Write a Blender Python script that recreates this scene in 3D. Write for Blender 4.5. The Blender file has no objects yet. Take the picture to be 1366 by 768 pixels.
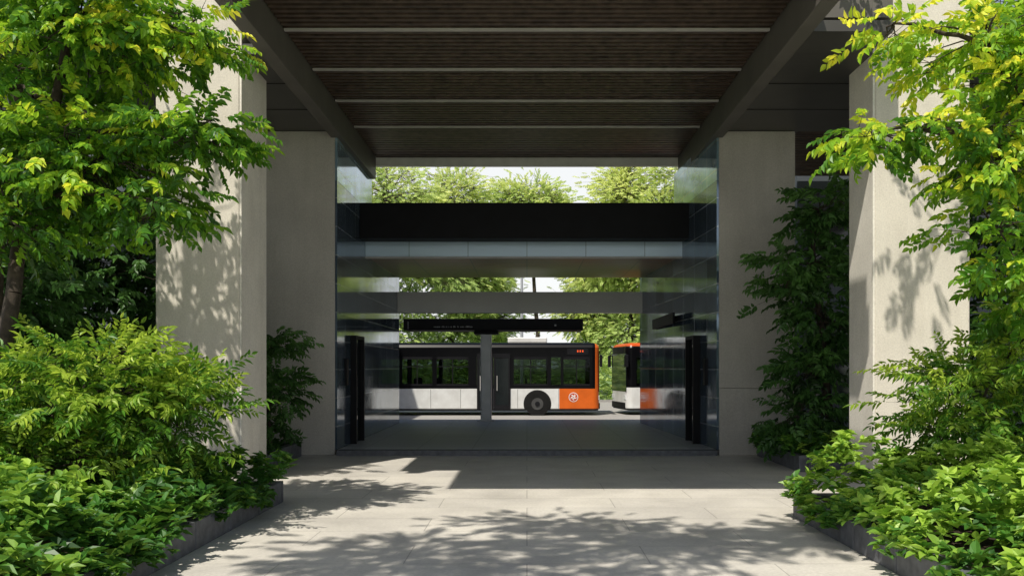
import bpy, math, random
import numpy as np
from mathutils import Vector, Matrix
random.seed(7); rng=np.random.default_rng(11)
S=bpy.context.scene
COL=S.collection
# ------------------------------------------------------------------ materials
def newmat(name):
    m=bpy.data.materials.new(name); m.use_nodes=True
    nt=m.node_tree; b=nt.nodes['Principled BSDF']; return m,nt,b
def N(nt,t,**k):
    n=nt.nodes.new(t)
    for a,v in k.items(): setattr(n,a,v)
    return n
def ramp(nt,src,stops):
    r=N(nt,'ShaderNodeValToRGB'); cr=r.color_ramp
    while len(cr.elements)<len(stops): cr.elements.new(0.5)
    for e,(p,c) in zip(cr.elements,stops):
        e.position=p; e.color=(*c,1) if len(c)==3 else c
    nt.links.new(src,r.inputs['Fac']); return r.outputs['Color']
def pos(nt): return N(nt,'ShaderNodeNewGeometry').outputs['Position']
def noise(nt,vec,scale,detail=4,rough=.55):
    n=N(nt,'ShaderNodeTexNoise'); n.inputs['Scale'].default_value=scale
    n.inputs['Detail'].default_value=detail; n.inputs['Roughness'].default_value=rough
    nt.links.new(vec,n.inputs['Vector']); return n.outputs['Fac']
def mixc(nt,a,b,fac,mode='MULTIPLY'):
    m=N(nt,'ShaderNodeMix',data_type='RGBA',blend_type=mode)
    if isinstance(fac,float): m.inputs[0].default_value=fac
    else: nt.links.new(fac,m.inputs[0])
    for i,v in ((6,a),(7,b)):
        if isinstance(v,tuple): m.inputs[i].default_value=(*v,1)
        else: nt.links.new(v,m.inputs[i])
    return m.outputs[2]
def bump(nt,b,h,strength=.3,dist=.01):
    n=N(nt,'ShaderNodeBump'); n.inputs['Strength'].default_value=strength; n.inputs['Distance'].default_value=dist
    nt.links.new(h,n.inputs['Height']); nt.links.new(n.outputs['Normal'],b.inputs['Normal'])
def simple(name,c,rough=.5,metal=0,var=.25,scale=3,bs=0.0,spec=.5):
    m,nt,b=newmat(name); p=pos(nt)
    f=noise(nt,p,scale)
    c1=tuple(x*(1-var) for x in c); c2=tuple(min(1,x*(1+var)) for x in c)
    nt.links.new(ramp(nt,f,[(.3,c1),(.7,c2)]),b.inputs['Base Color'])
    b.inputs['Roughness'].default_value=rough; b.inputs['Metallic'].default_value=metal; b.inputs['Specular IOR Level'].default_value=spec
    if bs: bump(nt,b,noise(nt,p,scale*30),bs,.005)
    return m
def swiz(nt,vec,order):
    s=N(nt,'ShaderNodeSeparateXYZ'); nt.links.new(vec,s.inputs[0])
    c=N(nt,'ShaderNodeCombineXYZ')
    for i,o in enumerate(order):
        nt.links.new(s.outputs['XYZ'.index(o)],c.inputs[i])
    return c.outputs[0]
def brick(nt,vec,w,h,mortar,c1,c2,cm,offset=0.5,smooth=.1):
    t=N(nt,'ShaderNodeTexBrick'); t.offset=offset; t.offset_frequency=2; t.squash=1
    t.inputs['Scale'].default_value=1; t.inputs['Brick Width'].default_value=w; t.inputs['Row Height'].default_value=h
    t.inputs['Mortar Size'].default_value=mortar; t.inputs['Mortar Smooth'].default_value=smooth
    t.inputs['Color1'].default_value=(*c1,1); t.inputs['Color2'].default_value=(*c2,1); t.inputs['Mortar'].default_value=(*cm,1)
    nt.links.new(vec,t.inputs['Vector']); return t
def concrete(name,c,rough=.85):
    m,nt,b=newmat(name); p=pos(nt)
    base=ramp(nt,noise(nt,p,.9,6,.6),[(.25,tuple(x*.84 for x in c)),(.75,tuple(x*1.08 for x in c))])
    fine=ramp(nt,noise(nt,p,38,5,.7),[(.3,(.80,.80,.80)),(.7,(1.08,1.08,1.08))])
    col=mixc(nt,base,fine,1.0)
    mp=N(nt,'ShaderNodeMapping'); mp.inputs['Scale'].default_value=(3,3,.4); nt.links.new(p,mp.inputs[0])
    st=ramp(nt,noise(nt,mp.outputs[0],1.2,5,.6),[(.35,(.88,.87,.86)),(.6,(1,1,1))])
    col=mixc(nt,col,st,.6)
    nt.links.new(col,b.inputs['Base Color']); b.inputs['Roughness'].default_value=rough
    bump(nt,b,noise(nt,p,60,6,.7),.3,.01)
    return m
M={}
M['concrete']=concrete('rough concrete',(.76,.71,.62))
M['pier']=concrete('pier concrete',(.49,.465,.43))
M['litstone']=concrete('stone with painted sunlight',(.88,.84,.76))  # paler tone puts the sunlit look into the columns' inner faces
m,nt,b=newmat('stone paving'); p=pos(nt)
t=brick(nt,p,2.4,.8,.006,(.64,.605,.545),(.60,.57,.52),(.36,.34,.31),.5)
fine=ramp(nt,noise(nt,p,25,6,.7),[(.3,(.82,.82,.82)),(.7,(1.08,1.08,1.08))])
blot=ramp(nt,noise(nt,p,.7,5,.6),[(.3,(.78,.78,.79)),(.65,(1.04,1.04,1.04))])
nt.links.new(mixc(nt,mixc(nt,t.outputs['Color'],fine,1.0),blot,1.0),b.inputs['Base Color'])
r=ramp(nt,noise(nt,p,1.6,4),[(.3,(.42,)*3),(.7,(.7,)*3)]); nt.links.new(r,b.inputs['Roughness'])
bump(nt,b,noise(nt,p,45,5),.25,.006); M['paving']=m
m,nt,b=newmat('grey granite floor'); p=pos(nt)
t=brick(nt,p,1.2,.6,.006,(.40,.41,.42),(.36,.37,.38),(.18,.18,.18),0)
fine=ramp(nt,noise(nt,p,60,4,.7),[(.3,(.75,)*3),(.7,(1.2,)*3)])
nt.links.new(mixc(nt,t.outputs['Color'],fine,1.0),b.inputs['Base Color']); b.inputs['Roughness'].default_value=.5
b.inputs['Specular IOR Level'].default_value=.3
M['granite']=m
def tile(name,c1,c2,cm,metal,spec):
    m,nt,b=newmat(name); p=pos(nt)
    v=swiz(nt,p,'YZX')
    t=brick(nt,v,1.1,.62,.012,c1,c2,cm,0)
    sm=ramp(nt,noise(nt,p,1.3,5),[(.3,(.7,)*3),(.7,(1.25,)*3)])
    nt.links.new(mixc(nt,t.outputs['Color'],sm,1.0),b.inputs['Base Color'])
    rr=ramp(nt,noise(nt,p,4,5),[(.3,(.05,)*3),(.7,(.12,)*3)]); nt.links.new(rr,b.inputs['Roughness'])
    b.inputs['Metallic'].default_value=metal; b.inputs['Specular IOR Level'].default_value=spec
    bump(nt,b,t.outputs['Fac'],.4,-.004); return m
M['tile']=tile('dark glazed panel',(.20,.27,.36),(.08,.12,.17),(.42,.46,.50),.5,.6)
M['tilesky']=tile('glazed panel with painted sky reflection',(.36,.52,.66),(.24,.38,.50),(.45,.5,.55),.5,.6)  # sky reflection on the upper tiles, painted as a pale blue base colour
m,nt,b=newmat('grey metal panel'); p=pos(nt)
t=brick(nt,swiz(nt,p,'XZY'),1.5,20,.009,(.50,.64,.77),(.47,.61,.74),(.2,.25,.3),0)
nt.links.new(t.outputs['Color'],b.inputs['Base Color']); b.inputs['Roughness'].default_value=.25; b.inputs['Metallic'].default_value=.1
M['fascia']=m
M['palebeam']=simple('pale warm grey beam',(.72,.72,.71),.5,0,.06,1)
m,nt,b=newmat('brown soffit panel'); p=pos(nt)
t=brick(nt,p,1.5,1.5,.014,(.24,.11,.06),(.17,.08,.045),(.02,.02,.02),0)
nt.links.new(t.outputs['Color'],b.inputs['Base Color']); b.inputs['Roughness'].default_value=.35; b.inputs['Specular IOR Level'].default_value=.3; M['brownsoffit']=m
M['black']=simple('black metal',(.006,.006,.008),.6,0,spec=.2)
M['darkslat']=simple('dark wood slat',(.072,.05,.038),.42,0,.5,6)
M['void']=simple('dark ceiling void',(.005,.005,.005),.9)
M['beam']=simple('grey brown beam',(.12,.11,.10),.55,0,.15,1.5,.1)
M['soffit']=simple('charcoal soffit panel',(.07,.066,.062),.45,0,.2,.8)
M['strip']=simple('pale metal channel',(.45,.43,.42),.45,.0,.1)
M['unit']=simple('pale roof unit shell',(.75,.74,.72),.45,.0,.1)
M['kerb']=simple('dark granite kerb',(.10,.105,.12),.6,0,.35,9,.3)
M['lightkerb']=simple('pale kerb stone',(.30,.29,.27),.7,0,.2,9,.3)
M['soil']=simple('bark mulch soil',(.055,.035,.022),.95,0,.6,40,.8)
M['asphalt']=simple('asphalt',(.30,.29,.275),.85,0,.2,20,.4)
M['grass']=simple('grass verge',(.12,.2,.05),.95,0,.4,5,.5)
M['paint']=simple('white road paint',(.7,.7,.68),.7,0,.1)
M['bark']=simple('tree bark',(.05,.037,.027),.9,0,.5,14,.8)
M['post']=simple('painted steel post',(.42,.44,.46),.4,.2,.1)
M['glassdark']=simple('dark window glass',(.012,.017,.02),.06,.0,.2)
M['doorglass']=simple('dark door glass',(.010,.013,.014),.15,.0,.2,spec=.25)
M['facade']=simple('blue grey render',(.07,.085,.10),.7,0,.12,.6,.2)
M['mullion']=simple('dark window frame',(.05,.055,.06),.5,0)
M['rubber']=simple('tyre rubber',(.010,.010,.010),.85,spec=.2)
M['steel']=simple('wheel steel',(.07,.07,.07),.5,.4)
M['seatm']=simple('seat fabric',(.05,.06,.09),.9)
M['whitemark']=simple('white lettering',(.75,.75,.75),.5)
M['dimmark']=simple('pale grey lettering',(.3,.3,.3),.6)
M['redmark']=simple('red enamel',(.45,.06,.02),.4)
def emis(name,c,s):
    m,nt,b=newmat(name); b.inputs['Base Color'].default_value=(*c,1)
    b.inputs['Emission Color'].default_value=(*c,1); b.inputs['Emission Strength'].default_value=s; return m
M['led']=emis('orange display diodes',(.9,.10,.02),.4)
M['lampglass']=simple('lamp glass',(.7,.72,.75),.15)
def glass(name,tint,f):
    m=bpy.data.materials.new(name); m.use_nodes=True; nt=m.node_tree; nt.nodes.clear()
    o=N(nt,'ShaderNodeOutputMaterial'); mx=N(nt,'ShaderNodeMixShader'); tr=N(nt,'ShaderNodeBsdfTransparent'); gl=N(nt,'ShaderNodeBsdfGlossy')
    tr.inputs[0].default_value=(*tint,1); gl.inputs['Roughness'].default_value=.04; gl.inputs[0].default_value=(.8,.85,.9,1)
    lw=N(nt,'ShaderNodeLayerWeight'); lw.inputs[0].default_value=f
    nt.links.new(lw.outputs['Fresnel'],mx.inputs[0]); nt.links.new(tr.outputs[0],mx.inputs[1]); nt.links.new(gl.outputs[0],mx.inputs[2]); nt.links.new(mx.outputs[0],o.inputs[0]); return m
M['busglass']=glass('tinted bus glass',(.45,.5,.47),.2)
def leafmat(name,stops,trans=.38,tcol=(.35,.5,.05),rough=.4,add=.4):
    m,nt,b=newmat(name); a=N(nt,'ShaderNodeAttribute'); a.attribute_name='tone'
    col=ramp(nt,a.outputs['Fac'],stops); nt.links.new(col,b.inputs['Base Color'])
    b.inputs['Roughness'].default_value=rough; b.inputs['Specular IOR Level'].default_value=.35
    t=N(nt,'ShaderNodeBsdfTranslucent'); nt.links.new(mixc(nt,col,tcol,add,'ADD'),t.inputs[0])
    mx=N(nt,'ShaderNodeMixShader'); mx.inputs[0].default_value=trans
    o=[n for n in nt.nodes if n.type=='OUTPUT_MATERIAL'][0]
    nt.links.new(b.outputs[0],mx.inputs[1]); nt.links.new(t.outputs[0],mx.inputs[2]); nt.links.new(mx.outputs[0],o.inputs[0]); return m
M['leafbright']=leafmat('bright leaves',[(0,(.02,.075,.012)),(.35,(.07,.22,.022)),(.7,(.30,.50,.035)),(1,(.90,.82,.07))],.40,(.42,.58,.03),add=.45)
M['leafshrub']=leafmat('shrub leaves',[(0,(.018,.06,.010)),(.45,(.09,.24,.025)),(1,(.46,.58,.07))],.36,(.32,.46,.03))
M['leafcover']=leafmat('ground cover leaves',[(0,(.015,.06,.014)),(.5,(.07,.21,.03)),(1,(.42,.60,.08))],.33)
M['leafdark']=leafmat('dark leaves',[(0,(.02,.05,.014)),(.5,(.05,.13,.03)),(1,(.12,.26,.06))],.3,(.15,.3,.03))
M['leafhaze']=leafmat('distant leaves with painted haze',[(0,(.34,.46,.17)),(.5,(.52,.64,.22)),(1,(.80,.82,.34))],.40,(.42,.47,.15),.8)  # dark stops raised: distance haze painted into the leaf colour
# ------------------------------------------------------------------ mesh helpers
def empty(name,loc,label=None,cat=None,**k):
    e=bpy.data.objects.new(name,None); e.location=loc; COL.objects.link(e)
    if label: e['label']=label
    if cat: e['category']=cat
    for a,v in k.items(): e[a]=v
    return e
def adopt(o,parent,at=None):
    if parent is not None:
        l=Vector(at) if at is not None else (Vector(parent.location) if parent.type=='EMPTY' else Vector((0,0,0)))
        o.parent=parent; o.matrix_parent_inverse=Matrix.Translation(-l)
    return o
def meshobj(name,V,F,mat,parent=None,smooth=False,bevel=0,**k):
    me=bpy.data.meshes.new(name); me.from_pydata([tuple(v) for v in V],[],F); me.update()
    if mat: me.materials.append(M[mat] if isinstance(mat,str) else mat)
    if smooth: me.polygons.foreach_set('use_smooth',[True]*len(me.polygons))
    o=bpy.data.objects.new(name,me); COL.objects.link(o); adopt(o,parent)
    if bevel:
        b=o.modifiers.new('bevel','BEVEL'); b.width=bevel; b.segments=2; b.limit_method='ANGLE'
    for a,v in k.items(): o[a]=v
    return o
BF=[(0,3,2,1),(4,5,6,7),(0,1,5,4),(1,2,6,5),(2,3,7,6),(3,0,4,7)]
def bv(x0,x1,y0,y1,z0,z1): return [(x0,y0,z0),(x1,y0,z0),(x1,y1,z0),(x0,y1,z0),(x0,y0,z1),(x1,y0,z1),(x1,y1,z1),(x0,y1,z1)]
def box(name,b,mat,parent=None,bevel=0,**k): return meshobj(name,bv(*b),BF,mat,parent,bevel=bevel,**k)
def prism(name,pts,z0,z1,mat,parent=None,**k):
    n=len(pts); V=[(x,y,z0) for x,y in pts]+[(x,y,z1) for x,y in pts]
    F=[tuple(reversed(range(n))),tuple(range(n,2*n))]+[(i,(i+1)%n,n+(i+1)%n,n+i) for i in range(n)]
    return meshobj(name,V,F,mat,parent,**k)
def boxes(name,bs,mat,parent=None,bevel=0,**k):
    V=[];F=[]
    for b in bs:
        n=len(V); V+=bv(*b); F+=[tuple(i+n for i in f) for f in BF]
    return meshobj(name,V,F,mat,parent,bevel=bevel,**k)
def each(name,bs,mat,parent=None,bevel=0):
    for b in bs: box(name,b,mat,parent,bevel)
def cyl(name,c,r,axis,h,mat,parent=None,seg=24,r2=None,**k):
    V=[];F=[]; r2=r if r2 is None else r2
    for j,(t,rr) in enumerate(((0,r),(h,r2))):
        for i in range(seg):
            a=2*math.pi*i/seg; u=rr*math.cos(a); w=rr*math.sin(a)
            d={'Z':(u,w,t),'Y':(u,t,w),'X':(t,u,w)}[axis]; V.append((c[0]+d[0],c[1]+d[1],c[2]+d[2]))
    for i in range(seg): j=(i+1)%seg; F.append((i,j,seg+j,seg+i))
    F.append(tuple(range(seg))); F.append(tuple(range(seg,2*seg)))
    return meshobj(name,V,F,mat,parent,**k)
def fastmesh(name,V,Q,mat,parent=None,tone=None,smooth=False,**k):
    me=bpy.data.meshes.new(name); nv=len(V); nq=len(Q)
    me.vertices.add(nv); me.vertices.foreach_set('co',V.astype(np.float32).ravel())
    me.loops.add(nq*4); me.loops.foreach_set('vertex_index',Q.astype(np.int32).ravel())
    me.polygons.add(nq); me.polygons.foreach_set('loop_start',np.arange(nq,dtype=np.int32)*4)
    me.polygons.foreach_set('use_smooth',np.full(nq,smooth))
    me.update(calc_edges=True)
    if tone is not None:
        a=me.attributes.new('tone','FLOAT','POINT'); a.data.foreach_set('value',tone.astype(np.float32))
    me.materials.append(M[mat]); o=bpy.data.objects.new(name,me); COL.objects.link(o); adopt(o,parent)
    for a,v in k.items(): o[a]=v
    return o
# ------------------------------------------------------------------ foliage
def leaf(L,W,fold,droop):
    return np.array([(0,0,0),(.28*L,.5*W,fold*W),(.62*L,.42*W,fold*W-droop*.3*L),(L,0,-droop*L),(.28*L,-.5*W,fold*W),(.62*L,-.42*W,fold*W-droop*.3*L)])
LQ=np.array([(0,1,2,3),(0,3,5,4)])
def rotz(a): c,s=math.cos(a),math.sin(a); return np.array([(c,-s,0),(s,c,0),(0,0,1)])
def rotx(a): c,s=math.cos(a),math.sin(a); return np.array([(1,0,0),(0,c,-s),(0,s,c)])
def roty(a): c,s=math.cos(a),math.sin(a); return np.array([(c,0,s),(0,1,0),(-s,0,c)])
def sprig(n=11,tw=1.0,L=.42,W=.15,seed=0):
    r=random.Random(seed); V=[];Q=[];T=[]
    for i in range(n):
        t=(i+.6)/n*tw; side=1 if i%2 else -1
        a=side*math.radians(r.uniform(35,70)) if i<n-1 else r.uniform(-.2,.2)
        l=L*r.uniform(.75,1.15)*(1-.25*abs(t/tw-.5))
        P=leaf(l,W*r.uniform(.85,1.2),.25,r.uniform(.1,.4))
        P=P@rotx(r.uniform(-.5,.5)).T@roty(r.uniform(-.1,.5)).T@rotz(a).T+np.array((t,0,-.12*t*t))
        Q.append(LQ+len(V)*6); V.append(P); T.append(np.full(6,r.random()))
    return np.concatenate(V),np.concatenate(Q),np.concatenate(T)
def rosette(n=8,L=.5,W=.26,seed=0):
    r=random.Random(seed); V=[];Q=[];T=[]
    for i in range(n):
        P=leaf(L*r.uniform(.7,1.1),W*r.uniform(.85,1.15),.2,r.uniform(.15,.5))
        P=P@rotx(r.uniform(-.3,.3)).T@roty(-r.uniform(0,.9)).T@rotz(i*2.4+r.uniform(-.3,.3)).T+np.array((0,0,-.25*i/n))
        Q.append(LQ+len(V)*6); V.append(P); T.append(np.full(6,r.random()))
    return np.concatenate(V),np.concatenate(Q),np.concatenate(T)
def place(tpls,P,D,sc,tone,roll=.5):
    m=len(P); D=D/np.linalg.norm(D,axis=1,keepdims=True)
    up=np.tile((0,0,1.),(m,1))+rng.normal(0,roll,(m,3))
    Y=np.cross(up,D); Y/=np.linalg.norm(Y,axis=1,keepdims=True)+1e-9
    Z=np.cross(D,Y); R=np.stack([D,Y,Z],axis=2)
    Vs=[];Qs=[];Ts=[];off=0; which=rng.integers(0,len(tpls),m)
    for k,(TV,TQ,TT) in enumerate(tpls):
        idx=np.where(which==k)[0]
        if len(idx)==0: continue
        V=np.einsum('mij,nj->mni',R[idx],TV)*sc[idx,None,None]+P[idx,None,:]
        Q=TQ[None]+ (np.arange(len(idx))*len(TV))[:,None,None]+off
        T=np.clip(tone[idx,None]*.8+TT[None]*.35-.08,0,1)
        Vs.append(V.reshape(-1,3)); Qs.append(Q.reshape(-1,4)); Ts.append(T.ravel()); off+=len(idx)*len(TV)
    return np.concatenate(Vs),np.concatenate(Qs),np.concatenate(Ts)
def prisms(A,B,ra,rb,n=5):
    A=np.array(A,float);B=np.array(B,float);ra=np.array(ra,float);rb=np.array(rb,float);m=len(A)
    D=B-A; D/=np.linalg.norm(D,axis=1,keepdims=True)+1e-9
    h=np.where(np.abs(D[:,2:3])>.9,np.array([[1.,0,0]]),np.array([[0,0,1.]]))
    U=np.cross(D,h);U/=np.linalg.norm(U,axis=1,keepdims=True)+1e-9; W=np.cross(D,U)
    a=np.arange(n)*2*math.pi/n; C=np.cos(a)[None,:,None];Sn=np.sin(a)[None,:,None]
    r0=A[:,None]+(U[:,None]*C+W[:,None]*Sn)*ra[:,None,None]; r1=B[:,None]+(U[:,None]*C+W[:,None]*Sn)*rb[:,None,None]
    V=np.concatenate([r0,r1],1).reshape(-1,3); i=np.arange(n); j=(i+1)%n
    q=np.stack([i,j,n+j,n+i],1); Q=(q[None]+(np.arange(m)*2*n)[:,None,None]).reshape(-1,4)
    return V,Q
def curvepts(a,b,n=5,sag=.1,jit=.06):
    a=np.array(a,float);b=np.array(b,float);L=np.linalg.norm(b-a); out=[]
    for i in range(n+1):
        t=i/n; p=a+(b-a)*t; p[2]+=sag*L*math.sin(t*math.pi)
        if 0<i<n: p+=rng.normal(0,jit*L/n,3)
        out.append(p)
    return out
SPR=[sprig(12,1.0,.38,.17,seed=i) for i in range(5)]; SPF=[sprig(15,1.0,.3,.09,seed=20+i) for i in range(4)]; SPW=[sprig(12,1.0,.36,.17,seed=30+i) for i in range(4)]
ROS=[rosette(8,seed=i) for i in range(5)]
def plant(name,label,cat,trunk,tr,clusters,tpls,size,mat,clump=.28,flat=.4,droop=.15,tonebias=0,group=None):
    base=trunk[0]; E=empty(name,base,label,cat)
    if group: E['group']=group
    A=[];B=[];ra=[];rb=[]
    def path(pts,r0,r1):
        n=len(pts)-1
        for i in range(n):
            A.append(pts[i]);B.append(pts[i+1]);ra.append(r0+(r1-r0)*i/n);rb.append(r0+(r1-r0)*(i+1)/n)
    tp=[]
    for i in range(len(trunk)-1):
        seg=curvepts(trunk[i],trunk[i+1],3,0,.05); tp+=seg[:-1] if i<len(trunk)-2 else seg
    path(tp,tr,tr*.45)
    PP=[];DD=[];TT=[]
    zmax=max(c[2]+c[5] for c in clusters); zmin=min(c[2]-c[5] for c in clusters)
    for (cx,cy,cz,rx,ry,rz,nc,ns) in clusters:
        c=np.array((cx,cy,cz)); cand=[p for p in tp if p[2]<cz+.2] or tp[:1]
        s=min(cand,key=lambda p:np.linalg.norm(p-c)+ .3*abs(p[2]-cz+.5))
        path(curvepts(s,c,5,.08,.15),tr*.38,tr*.15)
        d=rng.normal(size=(nc,3)); d/=np.linalg.norm(d,axis=1,keepdims=True); rad=rng.random((nc,1))**.45
        cc=c+d*rad*np.array((rx,ry,rz)); 
        for q,rq in zip(cc,rad[:,0]):
            path(curvepts(c+ (q-c)*.1,q,3,.06,.12),tr*.12,tr*.05)
            n=max(2,int(ns*rng.uniform(.6,1.4))); off=rng.normal(size=(n,3))*np.array((clump,clump,clump*flat))
            pp=q+off; PP.append(pp)
            dd=off*np.array((1,1,.5))+ (q-c)*.35+rng.normal(0,.12,(n,3))*size*2; dd[:,2]-=droop*np.linalg.norm(dd,axis=1)
            DD.append(dd); ct=rng.uniform(-.3,.3)+.45*(rq-.75)  # inner sprigs darker: shade inside the crown put into the tone
            TT.append(np.clip(.22+.5*(pp[:,2]-zmin)/(zmax-zmin+.01)+ct+rng.normal(0,.12,n)+tonebias+.09*off[:,2]/(clump*flat+.01),0,1))  # higher sprigs paler: light on the crown top put into the tone
            for p_ in pp[::2]: A.append(q);B.append(p_);ra.append(tr*.05);rb.append(tr*.025)
    PP=np.concatenate(PP);DD=np.concatenate(DD);TT=np.concatenate(TT)
    keep=PP[:,2]>base[2]+.03; PP,DD,TT=PP[keep],DD[keep],TT[keep]
    V,Q,T=place(tpls,PP,DD,size*rng.uniform(.75,1.25,len(PP)),TT)
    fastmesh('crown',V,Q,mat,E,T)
    V,Q=prisms(A,B,ra,rb,6); fastmesh('trunk' if cat=='tree' else 'stem',V,Q,'bark',E,smooth=True)
    return E
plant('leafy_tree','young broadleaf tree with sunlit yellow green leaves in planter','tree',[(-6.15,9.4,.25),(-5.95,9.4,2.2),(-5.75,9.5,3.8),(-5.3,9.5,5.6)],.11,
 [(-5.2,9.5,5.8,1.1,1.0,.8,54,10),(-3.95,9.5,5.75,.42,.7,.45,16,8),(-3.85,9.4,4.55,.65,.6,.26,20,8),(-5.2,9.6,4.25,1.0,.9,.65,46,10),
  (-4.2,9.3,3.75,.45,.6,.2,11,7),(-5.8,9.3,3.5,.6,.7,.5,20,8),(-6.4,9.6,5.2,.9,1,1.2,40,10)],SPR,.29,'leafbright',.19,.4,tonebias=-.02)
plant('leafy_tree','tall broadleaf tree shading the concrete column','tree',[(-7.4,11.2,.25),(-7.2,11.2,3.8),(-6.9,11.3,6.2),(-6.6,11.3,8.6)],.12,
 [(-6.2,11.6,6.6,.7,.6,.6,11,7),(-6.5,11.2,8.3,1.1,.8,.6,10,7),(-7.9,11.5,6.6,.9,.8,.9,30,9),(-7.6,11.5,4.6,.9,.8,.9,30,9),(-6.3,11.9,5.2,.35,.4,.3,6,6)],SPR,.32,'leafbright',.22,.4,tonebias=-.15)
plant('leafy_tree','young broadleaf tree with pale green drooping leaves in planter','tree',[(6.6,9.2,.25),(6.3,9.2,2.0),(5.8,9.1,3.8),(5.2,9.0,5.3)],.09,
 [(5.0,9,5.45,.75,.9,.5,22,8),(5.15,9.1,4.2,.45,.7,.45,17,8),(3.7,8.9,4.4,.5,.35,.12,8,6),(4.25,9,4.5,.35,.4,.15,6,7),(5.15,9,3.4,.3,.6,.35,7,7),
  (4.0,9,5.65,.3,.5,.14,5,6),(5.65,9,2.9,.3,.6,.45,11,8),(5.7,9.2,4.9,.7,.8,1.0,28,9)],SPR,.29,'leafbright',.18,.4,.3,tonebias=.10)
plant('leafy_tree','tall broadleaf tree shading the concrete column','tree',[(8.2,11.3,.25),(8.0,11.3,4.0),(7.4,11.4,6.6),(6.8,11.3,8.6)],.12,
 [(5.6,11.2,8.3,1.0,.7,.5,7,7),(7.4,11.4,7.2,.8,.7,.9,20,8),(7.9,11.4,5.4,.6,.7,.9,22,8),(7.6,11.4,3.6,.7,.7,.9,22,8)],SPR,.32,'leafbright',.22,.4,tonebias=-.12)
plant('flowering_shrub','bushy yellow green shrub with arching sprays','shrub',[(-4.9,9.0,.25),(-4.9,9.0,1.2)],.05,
 [(-4.9,9.1,1.65,.95,.7,.6,46,10),(-3.95,9.3,1.35,.5,.5,.45,20,9),(-5.8,9.0,1.5,.7,.7,.8,26,9),(-5.2,8.8,.8,1.1,.6,.4,24,9)],SPF,.36,'leafshrub',.18,.5,-.05,tonebias=.1)
plant('flowering_shrub','bushy green shrub with fine arching sprays','shrub',[(5.2,9.7,.25),(5.2,9.7,1.2)],.05,
 [(5.25,9.8,1.65,.55,.6,.45,26,9),(5.75,9.7,2.15,.45,.6,.5,18,9),(4.8,9.6,1.05,.25,.4,.25,6,8),(5.5,9.6,.9,.7,.5,.4,20,9)],SPF,.34,'leafshrub',.17,.5,-.05,tonebias=.15)
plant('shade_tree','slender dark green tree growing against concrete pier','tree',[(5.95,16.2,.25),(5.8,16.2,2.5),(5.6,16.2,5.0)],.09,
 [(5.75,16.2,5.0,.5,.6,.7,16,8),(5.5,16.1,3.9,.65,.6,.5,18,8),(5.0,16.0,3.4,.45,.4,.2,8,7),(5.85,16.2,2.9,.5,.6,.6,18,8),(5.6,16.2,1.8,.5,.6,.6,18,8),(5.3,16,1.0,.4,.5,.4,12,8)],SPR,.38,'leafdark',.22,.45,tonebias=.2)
plant('dark_shrub','narrow dark evergreen shrub beside concrete pier','shrub',[(-5.1,16.4,.25),(-5.1,16.4,2.0)],.05,
 [(-5.1,16.4,2.3,.35,.4,.6,12,8),(-5.0,16.3,1.4,.4,.4,.6,14,8),(-5.2,16.3,.7,.4,.4,.35,8,8)],SPR,.32,'leafdark',.16,.6,tonebias=.1)
for i,(x,y,h) in enumerate([(-9.5,15.5,5.8),(-7.6,16.2,4.8),(-12.5,16,6.5),(-8.2,12.6,3.6),(-10.6,13.2,4.6),(8.3,16.5,4.8),(10.5,15.5,6.0)]):
    plant('background_tree','dense dark green tree standing before the facade','tree',[(x,y,.0),(x+.1,y,h*.5),(x,y,h*.85)],.12,
     [(x,y,h*.8,1.2,1,h*.22,34,10),(x-.2,y,h*.45,1.3,1,h*.25,34,10),(x+.3,y,h*.2,1.2,.9,h*.2,20,9)],SPR,.42,'leafdark',.28,.5,group='dark trees behind planter',tonebias=-.15)
plant('overhanging_tree','tall spreading tree shading the paving','tree',[(-6.2,.5,.0),(-5.8,1.1,4.5),(-4.0,2.5,7.6),(-1.5,4.2,8.4)],.13,
 [(-3.6,3.9,8.2,1.6,.9,.4,40,11),(-1.2,4.3,8.5,1.7,.9,.4,44,11),(1.0,4.6,8.7,1.4,.7,.4,34,11),(-2.2,5.3,8.6,1.5,.35,.3,18,9),(2.4,4.2,8.9,.8,.6,.3,14,9),(-2.6,2.9,8.2,1.8,.5,.3,24,9)],SPR,.26,'leafbright',.26,.4)
def cover(name,label,pts_fn,n,size,mat,tb=0):
    P=np.array([pts_fn() for _ in range(n)])
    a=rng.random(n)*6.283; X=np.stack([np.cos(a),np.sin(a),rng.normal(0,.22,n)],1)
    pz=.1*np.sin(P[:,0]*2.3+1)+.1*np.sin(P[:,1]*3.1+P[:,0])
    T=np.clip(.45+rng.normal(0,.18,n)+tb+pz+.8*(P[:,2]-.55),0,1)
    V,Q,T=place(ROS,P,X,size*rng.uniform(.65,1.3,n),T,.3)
    return fastmesh(name,V,Q,mat,None,T,kind='stuff',label=label,category='ground cover')
def lfn():
    x=rng.uniform(-8.5,-3.28); y=rng.uniform(3.2,11.6)
    h=.35+.38*min(1,(-3.2-x)/.7)+.14*math.sin(x*3+y*2.1)+.12*math.sin(y*4.3-x)
    return (x,y,rng.uniform(.25,1)**.5*h+.05)
def rfn():
    x=rng.uniform(3.25,8.5); y=rng.uniform(3.2,10.45)
    h=.35+.5*min(1,(x-3.2)/.7)+.14*math.sin(x*3+y*2.1)+.12*math.sin(y*4.3-x)
    return (x,y,rng.uniform(.25,1)**.5*h+.05)
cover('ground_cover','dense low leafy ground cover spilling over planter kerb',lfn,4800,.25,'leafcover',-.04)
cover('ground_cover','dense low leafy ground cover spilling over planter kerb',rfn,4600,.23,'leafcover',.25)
cover('ground_cover','low clipped dark ground cover beside pier',lambda:(rng.uniform(4.7,7.4),rng.uniform(15,17.5),rng.uniform(.25,.7)),900,.2,'leafcover')
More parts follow.
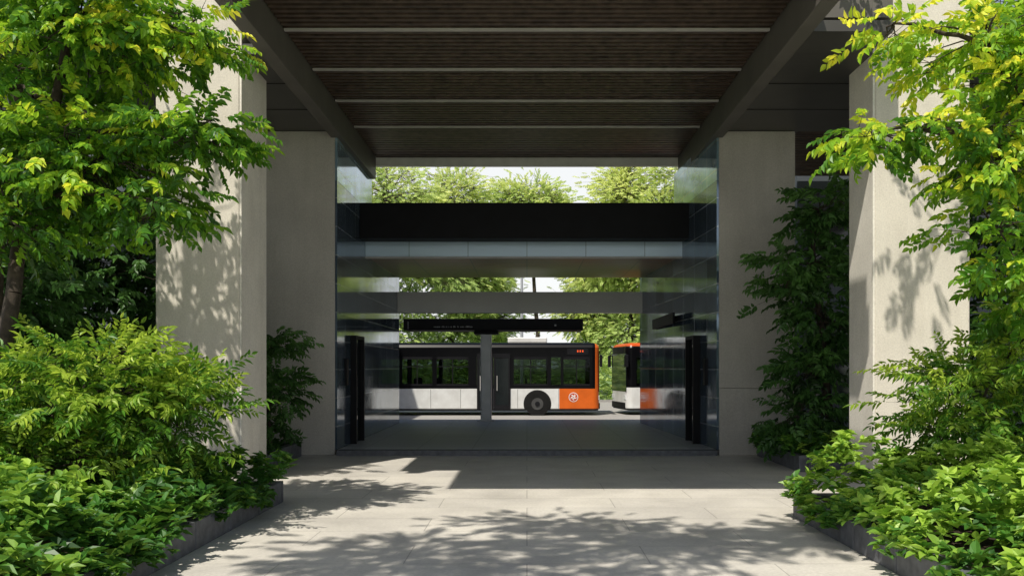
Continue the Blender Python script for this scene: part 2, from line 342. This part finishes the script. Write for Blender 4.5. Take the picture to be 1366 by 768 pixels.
cover('ground_cover','low dark ground cover beside pier',lambda:(rng.uniform(-7,-4.8),rng.uniform(15.1,17.6),rng.uniform(.25,.4)),300,.2,'leafdark')
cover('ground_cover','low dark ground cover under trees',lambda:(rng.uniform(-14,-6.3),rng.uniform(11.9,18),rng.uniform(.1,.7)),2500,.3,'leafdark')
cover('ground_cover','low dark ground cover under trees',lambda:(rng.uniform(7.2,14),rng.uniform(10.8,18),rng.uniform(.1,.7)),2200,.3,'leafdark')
def fartree(x,y,h,r,z0,n,label,tb=0):
    plant('roadside_tree',label,'tree',[(x,y,0),(x+.1,y,h*.4),(x,y,h*.8)],.22,
     [(x,y,h*.82,r*.75,r*.6,h*.17,int(n*.3),34),(x-r*.3,y,(z0+h)*.52,r*.8,r*.6,(h-z0)*.25,int(n*.3),34),(x+r*.35,y,(z0+h)*.48,r*.75,r*.6,(h-z0)*.27,int(n*.3),34),(x,y,z0+(h-z0)*.15,r*.8,r*.6,(h-z0)*.13,int(n*.15),34)],SPW,.40,'leafhaze',.62,.7,group='roadside trees',tonebias=tb)
fartree(-9,54,16,5.2,2,190,'broad sunlit pale green roadside tree'); fartree(-5.3,58,16.2,3.6,2,180,'broad sunlit pale green roadside tree',.1)
fartree(-3.2,61,9.5,2.6,1.5,110,'broad sunlit pale green roadside tree',.1); fartree(4.9,60,9.5,2.5,1.5,110,'broad sunlit pale yellow green roadside tree',.2)
fartree(.5,60,16.2,3.0,10.2,90,'slim roadside tree with a high crown',.1); fartree(6.8,55,16,2.9,2,190,'broad sunlit pale yellow green roadside tree',.25)
fartree(10.8,53,16.5,4.2,2,170,'broad sunlit pale yellow green roadside tree',.2); fartree(17.5,56,15,5,2,60,'broad sunlit pale green roadside tree'); fartree(-17,56,15,5,2,60,'broad sunlit pale green roadside tree')
n=10000; P=np.stack([rng.uniform(-32,32,n),rng.uniform(48,50,n),rng.uniform(.1,2.6,n)],1); a=rng.random(n)*6.28
V,Q,T=place(SPW,P,np.stack([np.cos(a),np.sin(a),rng.normal(0,.3,n)],1),np.full(n,.42),np.clip(rng.normal(.4,.2,n),0,1))
fastmesh('hedge',V,Q,'leafhaze',None,T,kind='stuff',label='long clipped green hedge across the road',category='hedge')
# ------------------------------------------------------------------ ground
def sheet(name,x0,x1,y0,y1,z,mat): return meshobj(name,[(x0,y0,z),(x1,y0,z),(x1,y1,z),(x0,y1,z)],[(0,1,2,3)],mat,kind='structure')
sheet('ground',-900,900,-500,1500,-.05,'grass')
sheet('plaza_paving',-30,30,-20,28.1,0,'paving')
sheet('road',-200,200,28.1,46,-.03,'asphalt')
boxes('kerb',[(-60+i*1.0,-60+i*1.0+.99,28.1,28.3,-.05,.12) for i in range(120)],'lightkerb',kind='structure')
boxes('far_kerb',[(-60+i*1.0,-60+i*1.0+.99,46,46.2,-.05,.1) for i in range(120)],'lightkerb',kind='structure')
boxes('road_marking',[(-40+i*3,-38.2+i*3,37.4,37.52,-.026,-.022) for i in range(28)]+[(-40,40,29.3,29.42,-.026,-.022)],'paint',kind='structure')
box('platform_floor',(-14,14,26.62,28.09,-.02,.12),'granite',kind='structure')
box('passage_floor',(-4.11,4.11,18.1,26.61,-.02,.12),'granite',kind='structure')
box('entrance_step',(-4.11,4.11,17.78,18.09,-.02,.115),'kerb',kind='structure',bevel=.01)
def planter(name,label,x0,x1,y0,y1):
    E=empty(name,((x0+x1)/2,(y0+y1)/2,0),label,'planter')
    box('soil',(x0+.17,x1-.17,y0+.17,y1-.17,0,.24),'soil',E)
    bl=[]; y=y0
    while y<y1-.01:
        ye=min(y+1.0,y1); bl.append((x0,x0+.16,y+.004,ye-.004,0,.30)); bl.append((x1-.16,x1,y+.004,ye-.004,0,.30)); y=ye
    x=x0+.17
    while x<x1-.18:
        xe=min(x+1.0,x1-.17); bl.append((x+.004,xe-.004,y0,y0+.16,0,.30)); bl.append((x+.004,xe-.004,y1-.16,y1,0,.30)); x=xe
    boxes('kerb_stone',bl,'kerb',E,bevel=.012)
planter('stone_planter','long dark granite planter with overflowing greenery',-9.0,-3.45,2.6,11.7)
planter('stone_planter','long dark granite planter with overflowing greenery',3.4,9.0,2.6,10.55)
planter('stone_planter','small dark granite planter beside concrete pier',-7.2,-4.85,15.0,17.75)
planter('stone_planter','small dark granite planter beside concrete pier',4.95,7.6,15.0,17.75)
# ------------------------------------------------------------------ station building
B=empty('station_building',(0,17.9,0),'concrete entrance building with slatted ceiling and glossy passage','building')
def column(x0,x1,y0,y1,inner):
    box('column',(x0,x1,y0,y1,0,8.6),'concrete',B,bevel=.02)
    if inner>0: box('column_lit_face',(x1+.003,x1+.035,y0+.01,y1,0,8.58),'litstone',B)  # thin slab added to carry the painted brightness of the inner face
    else: box('column_lit_face',(x0-.035,x0-.003,y0+.01,y1,0,8.58),'litstone',B)
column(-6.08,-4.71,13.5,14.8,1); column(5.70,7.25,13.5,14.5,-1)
for x0,x1,z0,y in ((-7.3,-4.17,0,17.9),(4.17,5.82,1.46,17.9)):
    box('pier',(x0,x1,y,21.9,z0,7.02),'pier',B,bevel=.012); box('rear_wall',(x0,x1,21.91,26.6,0,5.3),'pier',B)
box('pier_plinth',(4.17,5.84,17.88,21.88,0,1.455),'pier',B,bevel=.012)
box('wall_cladding',(-4.165,-4.12,17.91,21.9,.12,5.955),'tile',B); box('wall_cladding',(-4.165,-4.12,21.903,26.6,.12,5.3),'tile',B)
box('upper_sky_reflection',(-4.165,-4.118,17.91,21.9,5.96,7.02),'tilesky',B)  # upper tiles again, with the sky reflection put into their colour
def rx(y): return 4.12-(y-17.91)*.0545
prism('wall_cladding',[(4.166,17.91),(rx(17.91),17.91),(rx(21.9),21.9),(4.166,21.9)],.12,5.955,'tile',B)
prism('wall_cladding',[(4.166,21.903),(rx(21.903),21.903),(rx(26.6),26.6),(4.166,26.6)],.12,5.3,'tile',B)
prism('upper_sky_reflection',[(4.166,17.91),(rx(17.91),17.91),(rx(21.9),21.9),(4.166,21.9)],5.96,7.02,'tilesky',B)
FR=8.8  # canopy front edge, out of view, set by where its shadow line falls
each('ceiling',[(-4.0,4.0,12.32,21.85,7.62,7.7),(-3.5,3.4,FR,12.315,7.62,7.7),(3.402,4.0,11.05,12.315,7.62,7.7),(-4.0,-3.502,11.05,12.315,7.62,7.7)],'void',B)  # front pieces out of view, notched to let a sun patch through
sl=[]; y=FR+.05
while y<21.8:
    sl.append((-3.5 if y<11.1 else -3.98,3.4 if y<11.1 else 3.98,y,y+.085,7.44,7.56)); y+=.165
boxes('slat',sl,'darkslat',B,kind='stuff')
for y in (11.7,13.5,15.3,17.1,18.95):
    box('ceiling_channel',(-3.97,3.97,y-.028,y+.028,7.40,7.437),'strip',B)
box('rear_fascia',(-4.16,4.16,21.86,22.0,7.24,7.62),'unit',B)
for s in (-1,1):
    xa,xb=sorted((s*4.0,s*4.25)); box('beam',(xa,xb,11.05,21.85,6.88,7.66),'beam',B,bevel=.01)
box('soffit',(-9.5,-4.26,13.52,21.9,7.03,7.2),'soffit',B)
box('soffit',(4.26,12,13.52,17.95,7.03,7.2),'soffit',B)
box('soffit',(4.26,5.6,12.6,13.515,7.03,7.2),'soffit',B)
box('soffit',(4.26,5.9,17.955,21.9,7.03,7.2),'soffit',B)
each('soffit_joint',[(-9.4,-4.3,y,y+.02,7.02,7.029) for y in (14.9,16.4)]+[(4.3,11.85,y,y+.02,7.02,7.029) for y in (14.9,16.4)],'void',B)
box('side_ceiling',(5.9,12,17.96,23,7.45,7.5),'void',B)
boxes('side_slat',[(5.92,11.9,17.97+i*.15,18.055+i*.15,7.2,7.33) for i in range(33)],'darkslat',B,kind='stuff')
each('roof',[(-3.5,3.4,FR+.02,12.31,7.72,8.3),(3.402,4.2,11.07,12.31,7.72,8.3),(-4.2,-3.502,11.07,12.31,7.72,8.3),(-4.2,4.2,12.32,13.5,7.72,8.3),(-9.5,12,14.82,21.95,7.72,8.3),(-4.65,5.6,13.51,14.81,7.72,8.3),(-4.66,-4.21,10.9,13.5,7.72,8.3),(4.21,5.6,12.62,13.5,7.25,8.3)],'beam',B)  # unseen front notches and left side strip added to shape the sun patch
box('black_beam',(-4.118,4.118,20.3,20.9,5.08,5.95),'black',B,bevel=.01)
box('canopy_fascia',(-4.118,4.118,21.0,21.15,4.72,5.25),'fascia',B,bevel=.008)
box('canopy_soffit',(-4.118,4.118,21.16,26.15,4.75,4.85),'brownsoffit',B)
box('canopy_roof',(-4.118,4.118,21.16,26.15,4.86,5.22),'beam',B)
box('rear_beam',(-4.118,4.118,26.2,26.58,3.64,4.30),'palebeam',B,bevel=.008)
box('fascia_trim',(-4.118,4.118,20.98,21.155,4.68,4.715),'strip',B)
for s in (-1,1):
    o_=0 if s<0 else -.10
    at=(s*4.1,19.7,.12); D=empty('door',at); adopt(D,B)
    D.matrix_parent_inverse=Matrix.Translation(-Vector((0,17.9,0)))
    def put(o): adopt(o,D,at)
    xa,xb=sorted((s*(3.98+o_),s*4.115))
    put(boxes('door_frame',[(xa,xb,19.25,19.32,.12,2.65),(xa,xb,20.15,20.22,.12,2.65),(xa,xb,19.32,20.15,2.57,2.65)],'black'))
    xa,xb=sorted((s*(4.06+o_),s*4.10)); put(box('door_leaf',(xa,xb,19.33,20.14,.13,2.56),'glassdark'))
    put(cyl('door_handle',(s*(4.02+o_),19.5,.95),.015,'Z',.5,'steel',seg=10))
    xa,xb=sorted((s*(4.06+o_*.5),s*4.118)); box('access_panel',(xa,xb,18.6,18.8,1.5,2.1),'black',B,bevel=.01)
w_=box('shelter_reflection',(3.69,3.75,20.9,24.3,3.02,3.3),'black',B,bevel=.01)  # dark bar added in place of the shelter's reflection in the wall
each('reflection_bracket',[(3.755,4.11,21.6,21.66,3.1,3.16),(3.755,4.11,23.4,23.46,3.1,3.16)],'black',w_)  # made-up supports for the reflection bar
def facade(x0,x1,y0,y1,h,label):
    E=empty('office_building',((x0+x1)/2,y0,0),label,'building')
    box('wall',(x0,x1,y0,y1,0,h),'facade',E)
    nx=int((x1-x0)/2.2)
    for i in range(nx):
        for k in range(int(h/3.4)):
            a=x0+.4+i*2.2; z=.9+k*3.4
            w=box('window',(a,a+1.6,y0-.03,y0-.003,z,z+2.0),'glassdark',E)
            boxes('window_frame',[(a-.06,a,y0-.07,y0-.004,z-.06,z+2.06),(a+1.6,a+1.66,y0-.07,y0-.004,z-.06,z+2.06),(a,a+1.6,y0-.07,y0-.004,z-.06,z),(a,a+1.6,y0-.07,y0-.004,z+2.0,z+2.06)],'mullion',w)
facade(-24,-7.35,21,29,10.2,'blue grey office wing with large dark windows'); facade(7.6,24,23.2,31,10.2,'grey office wing with large dark windows')
# ------------------------------------------------------------------ bus stop shelter
E=empty('bus_shelter',(-1.4,27.5,.12),'dark flat bus shelter roof on a single grey post','bus shelter')
box('post',(-1.54,-1.18,27.35,27.65,.12,3.1),'post',E,bevel=.03)
box('post_base',(-1.65,-1.07,27.25,27.75,.12,.16),'post',E,bevel=.01)
box('shelter_roof',(-4.05,1.84,27.0,28.3,3.12,3.5),'black',E,bevel=.03)
box('roof_bracket',(-1.75,-.95,27.2,27.8,3.0,3.11),'black',E,bevel=.02)
mk=[]; x=-3.05
for i in range(22):
    w_=random.choice((.018,.03,.045)); mk.append((x,x+w_,26.99,26.997,3.21,3.21+random.choice((.035,.05)))); x+=w_+random.choice((.014,.014,.05))
each('sign_marking',mk+[(-3.9,-3.88,26.99,26.997,3.16,3.4),(.9,.96,26.99,26.997,3.25,3.31)],'dimmark',E)
E=empty('street_lamp',(-.25,40,-.03),'tall slim grey street lamp beyond the road','street lamp')
cyl('lamp_post',(-.25,40,-.03),.09,'Z',8.4,'post',E,12,.05); box('lamp_arm',(-.25,1.0,39.96,40.04,8.2,8.26),'post',E); box('lamp_head',(.9,1.5,39.9,40.1,8.14,8.22),'lampglass',E,bevel=.02)
# ------------------------------------------------------------------ buses
def busPaint(name,L,kind):
    m,nt,b=newmat(name); tc=N(nt,'ShaderNodeTexCoord'); s=N(nt,'ShaderNodeSeparateXYZ'); nt.links.new(tc.outputs['Object'],s.inputs[0])
    def gt(o,v):
        n=N(nt,'ShaderNodeMath',operation='GREATER_THAN'); nt.links.new(o,n.inputs[0]); n.inputs[1].default_value=v; return n.outputs[0]
    x,z=s.outputs[0],s.outputs[2]
    W_=(.70,.71,.71); O_=(.66,.13,.018); K_=(.003,.003,.004)
    if kind==1:
        c=mixc(nt,W_,O_,gt(x,L-1.62),'MIX')
        c=mixc(nt,c,K_,gt(z,1.08),'MIX')
        c=mixc(nt,c,O_,gt(x,L-.17),'MIX')
    else:
        c=mixc(nt,W_,K_,gt(z,1.12),'MIX')
        c=mixc(nt,c,(.6,.09,.015),gt(z,2.80),'MIX')
    lo=N(nt,'ShaderNodeMath',operation='LESS_THAN'); nt.links.new(z,lo.inputs[0]); lo.inputs[1].default_value=.27
    c=mixc(nt,c,(.015,.015,.015),lo.outputs[0],'MIX')
    d=ramp(nt,noise(nt,tc.outputs['Object'],2.5,6),[(.35,(.84,.83,.82)),(.65,(1,1,1))]); c=mixc(nt,c,d,1.0)
    nt.links.new(c,b.inputs['Base Color']); b.inputs['Roughness'].default_value=.3; b.inputs['Specular IOR Level'].default_value=.18
    return m
def outline(L,W,r,ins=0):
    pts=[]
    for cx,cy,a0 in ((L-r,r,-90),(L-r,W-r,0),(r,W-r,90),(r,r,180)):
        for i in range(7):
            a=math.radians(a0+15*i); pts.append((cx+(r-ins)*math.cos(a),cy+(r-ins)*math.sin(a)))
    return pts
def loft(name,L,W,r,levels,mat,parent,capb=True,capt=True):
    V=[];F=[];n=28
    for z,ins in levels: V+=[(x,y,z) for x,y in outline(L,W,r,ins)]
    for k in range(len(levels)-1):
        for i in range(n): j=(i+1)%n; F.append((k*n+i,k*n+j,(k+1)*n+j,(k+1)*n+i))
    if capb: F.append(tuple(reversed(range(n))))
    if capt: F.append(tuple(range((len(levels)-1)*n,len(levels)*n)))
    return meshobj(name,V,F,mat,parent)
def bus(label,kind,origin,rot):
    L=12.0;W=2.5; P=busPaint('bus paint %d'%kind,L,kind)
    E=empty('city_bus',(0,0,0),label,'bus'); E['group']='buses at the stop'
    loft('body',L,W,.28,[(.2,.03),(.3,0),(1.2,0)],P,E,True,False)
    loft('roof_shell',L,W,.28,[(2.36,0),(2.74,0),(2.84,.05),(2.91,.16),(2.94,.27)],P,E,True,True)
    box('floor_deck',(.3,L-.3,.1,W-.1,.36,.4),'seatm',E)
    doors=[(7.06,8.42)] if kind==1 else []
    wins=[(.5,1.7),(1.86,2.9),(3.0,3.9),(4.06,5.27),(5.45,6.72),(8.55,9.9),(10.05,10.44),(10.55,11.6)]
    if kind==2: wins=[(.5,1.7),(1.86,2.9),(3.0,3.9),(4.06,5.27),(5.45,6.8),(7.0,8.3),(8.5,9.9),(10.1,11.6)]
    far=[(.5,1.7),(1.86,2.9),(3.0,3.9),(4.06,5.27),(5.45,6.72),(6.9,8.3),(8.5,9.9),(10.1,11.6)]
    for side,ws,ds in ((0,wins,doors),(1,far,[])):
        y0,y1=(0.0,.05) if side==0 else (W-.05,W)
        x=.28
        for a,c_ in sorted(ws+ds):
            if a>x: box('pillar',(x,a,y0,y1,1.2,2.36),P,E)
            x=c_
        box('pillar',(x,L-.28,y0,y1,1.2,2.36),P,E)
        for a,c_ in ws:
            w=box('window',(a,c_,(y0+.008 if side==0 else y1-.02),(y0+.02 if side==0 else y1-.008),1.2,2.36),'busglass',E)
            if c_-a>1 and side==0: boxes('window_rail',[(a,c_,-.006,.006,1.95,1.985),((a+c_)/2-.02,(a+c_)/2+.02,-.005,.0055,1.2,2.36),(a,c_,-.004,.0045,1.2,1.27),(a,c_,-.004,.0045,2.26,2.36)],'black',w)
    for a,c_ in doors:
        m_=(a+c_)/2
        for u,v in ((a+.01,m_-.006),(m_+.006,c_-.01)):
            d_=boxes('door',[(u,u+.07,-.05,-.005,.25,2.5),(v-.07,v,-.05,-.005,.25,2.5),(u+.07,v-.07,-.048,-.005,2.32,2.5),(u+.07,v-.07,-.048,-.005,.25,.42)],'black',E)
            box('door_glass',(u+.07,v-.07,-.03,-.02,.42,2.32),'doorglass',d_)
            box('door_handle',(u+.12,u+.145,-.07,-.055,1.0,1.6),'strip',d_)
    for (cx,cy,a0) in ((L-.28,.28,-90),(L-.28,W-.28,0),(.28,W-.28,90),(.28,.28,180)):
        V=[];F=[]
        for i in range(7):
            a=math.radians(a0+15*i)
            for rr in (.28,.22): 
                for z in (1.2,2.36): V.append((cx+rr*math.cos(a),cy+rr*math.sin(a),z))
        for i in range(6):
            b0=i*4;b1=b0+4; F+=[(b0,b1,b1+1,b0+1),(b0+2,b0+3,b1+3,b1+2)]
        meshobj('corner_pillar',V,F,P,E)
    box('windscreen',(L-.015,L+.006,.14,W-.14,.95,2.5),'glassdark',E,bevel=.004)
    box('rear_panel',(0,.05,.28,W-.28,1.2,2.36),P,E)
    box('destination_display',(L-.01,L+.012,.45,W-.45,2.52,2.76),'black',E)
    each('headlight',[(L-.03,L+.012,.18,.5,.62,.8),(L-.03,L+.012,W-.5,W-.18,.62,.8)],'lampglass',E,bevel=.01)
    box('bumper',(L-.1,L+.04,.25,W-.25,.25,.5),'black',E,bevel=.03)
    for s,y in ((0,-.12),(1,W+.12)):
        yy=sorted((y,.15 if s==0 else W-.15))
        boxes('mirror',[(L+.02,L+.06,yy[0],yy[1],2.42,2.46),(L+.0,L+.1,y-.1,y+.1,1.95,2.44)],'black',E,bevel=.015)
    for cx in (9.5,2.9):
        for s in (0,1):
            V=[];F=[]
            y=-.006 if s==0 else W+.006
            for i in range(25):
                a=math.radians(-25+230*i/24)
                for rr in (.0,.56): V.append((cx+rr*math.cos(a),y,.47+max(rr*math.sin(a),-.27)))
            for i in range(24): F.append((2*i,2*i+2,2*i+3,2*i+1))
            meshobj('wheel_arch',V,F,'void',E)
            w=cyl('wheel',(cx,(-.03 if s==0 else W-.22),.47),.47,'Y',.25,'rubber',E,32,bevel=.03); 
            yr=-.045 if s==0 else W+.02
            cyl('rim',(cx,yr,.47),.24,'Y',.025,'steel',w,24); cyl('hub',(cx,yr-.03 if s==0 else yr+.026,.47),.1,'Y',.03,'black',w,12)
    box('roof_unit',(8.3,9.9,.35,W-.45,2.92,3.16),'unit' if kind==1 else 'black',E,bevel=.05)
    box('roof_unit',(1.2,3.6,.45,W-.45,2.92,3.15),'black',E,bevel=.05)
    if kind==1:
        cx,cz=10.95,.74
        e1=cyl('emblem',(cx,-.008,cz),.19,'Y',.006,'whitemark',E,32)
        cyl('emblem_ring',(cx,-.012,cz),.165,'Y',.0035,'redmark',e1,32)
        V=[];F=[]
        for k in range(5):
            a0=math.radians(90+72*k); b0=len(V)
            for i in range(7):
                t=i/6; rr=.02+.12*t; aa=a0+.9*t; wd=.026*math.sin(math.pi*(.15+.8*t))
                for sg in (-1,1): V.append((cx+rr*math.cos(aa)-sg*wd*math.sin(aa),-.016,cz+rr*math.sin(aa)+sg*wd*math.cos(aa)))
            for i in range(6): F.append((b0+2*i,b0+2*i+1,b0+2*i+3,b0+2*i+2))
        meshobj('emblem_petals',V,F,'whitemark',e1)
        box('route_display',(10.7,11.55,-.006,-.001,2.45,2.7),'black',E)
        each('display_digit',[(11.1+i*.1,11.1+i*.1+.05,-.011,-.007,2.55,2.63) for i in range(3)],'led',E)
    each('panel_seam',[(x,x+.012,-.003,-.0005,.3,1.06) for x in (1.2,2.2,3.7,5.2,6.4,8.7,10.35)],'void',E)
    for x in (1.2,2.1,3.6,4.5,5.4,9.0,9.9):
        for yy in (.15,1.55):
            boxes('seat',[(x,x+.42,yy,yy+.8,.8,.9),(x,x+.08,yy,yy+.8,.905,1.5)],'seatm',E,bevel=.02)
    each('grab_pole',[(x,x+.035,yy,yy+.035,.4,2.36) for x in (4.2,6.9,8.4) for yy in (.9,1.5)],'strip',E)
    E.location=origin; E.rotation_euler=(0,0,rot)
    return E
bus('white black and orange city bus parked beside the shelter',1,(-9.08,33.2,-.03),0)
E=bus('white city bus with orange roof edge facing the first bus',2,(0,0,0),math.pi)
ang=math.pi+math.radians(9)
fx=np.array((12*math.cos(ang)-2.5*math.sin(ang),12*math.sin(ang)+2.5*math.cos(ang)))
E.location=(4.05-fx[0],33.4-fx[1],-.03); E.rotation_euler=(0,0,ang)
# ------------------------------------------------------------------ light, sky, camera
kx,ky=.30,.55
el=math.atan(1/math.hypot(kx,ky))
sun=bpy.data.lights.new('sun','SUN'); sun.energy=5.0; sun.angle=math.radians(.6); sun.color=(1,.94,.82)
so=bpy.data.objects.new('sun',sun); COL.objects.link(so); so.rotation_euler=Vector((kx,ky,-1)).to_track_quat('-Z','Y').to_euler()
w=bpy.data.worlds.new('World'); S.world=w; w.use_nodes=True; nt=w.node_tree
sk=nt.nodes.new('ShaderNodeTexSky'); sk.sky_type='NISHITA'; sk.sun_disc=False; sk.sun_elevation=el; sk.sun_rotation=math.atan2(-kx,-ky)
sk.air_density=1.0; sk.dust_density=2.0; sk.ozone_density=1.5
tc=N(nt,'ShaderNodeTexCoord'); sp=N(nt,'ShaderNodeSeparateXYZ'); nt.links.new(tc.outputs['Generated'],sp.inputs[0])
hz=ramp(nt,sp.outputs[2],[(0,(.92,)*3),(.24,(.85,)*3),(.40,(.0,)*3)])
col=mixc(nt,sk.outputs[0],(10.4,10.5,10.4),hz,'MIX')
bg=nt.nodes['Background']; nt.links.new(col,bg.inputs[0]); bg.inputs[1].default_value=.10
cam=bpy.data.cameras.new('camera'); co=bpy.data.objects.new('camera',cam); COL.objects.link(co); S.camera=co
co.location=(0,0,1.9); co.rotation_euler=(math.pi/2,0,0); cam.sensor_width=36; cam.lens=29.0
cam.shift_x=-.0146; cam.shift_y=.0776; cam.clip_end=3000
S.view_settings.view_transform='Standard'; S.view_settings.look='None'; S.view_settings.exposure=0
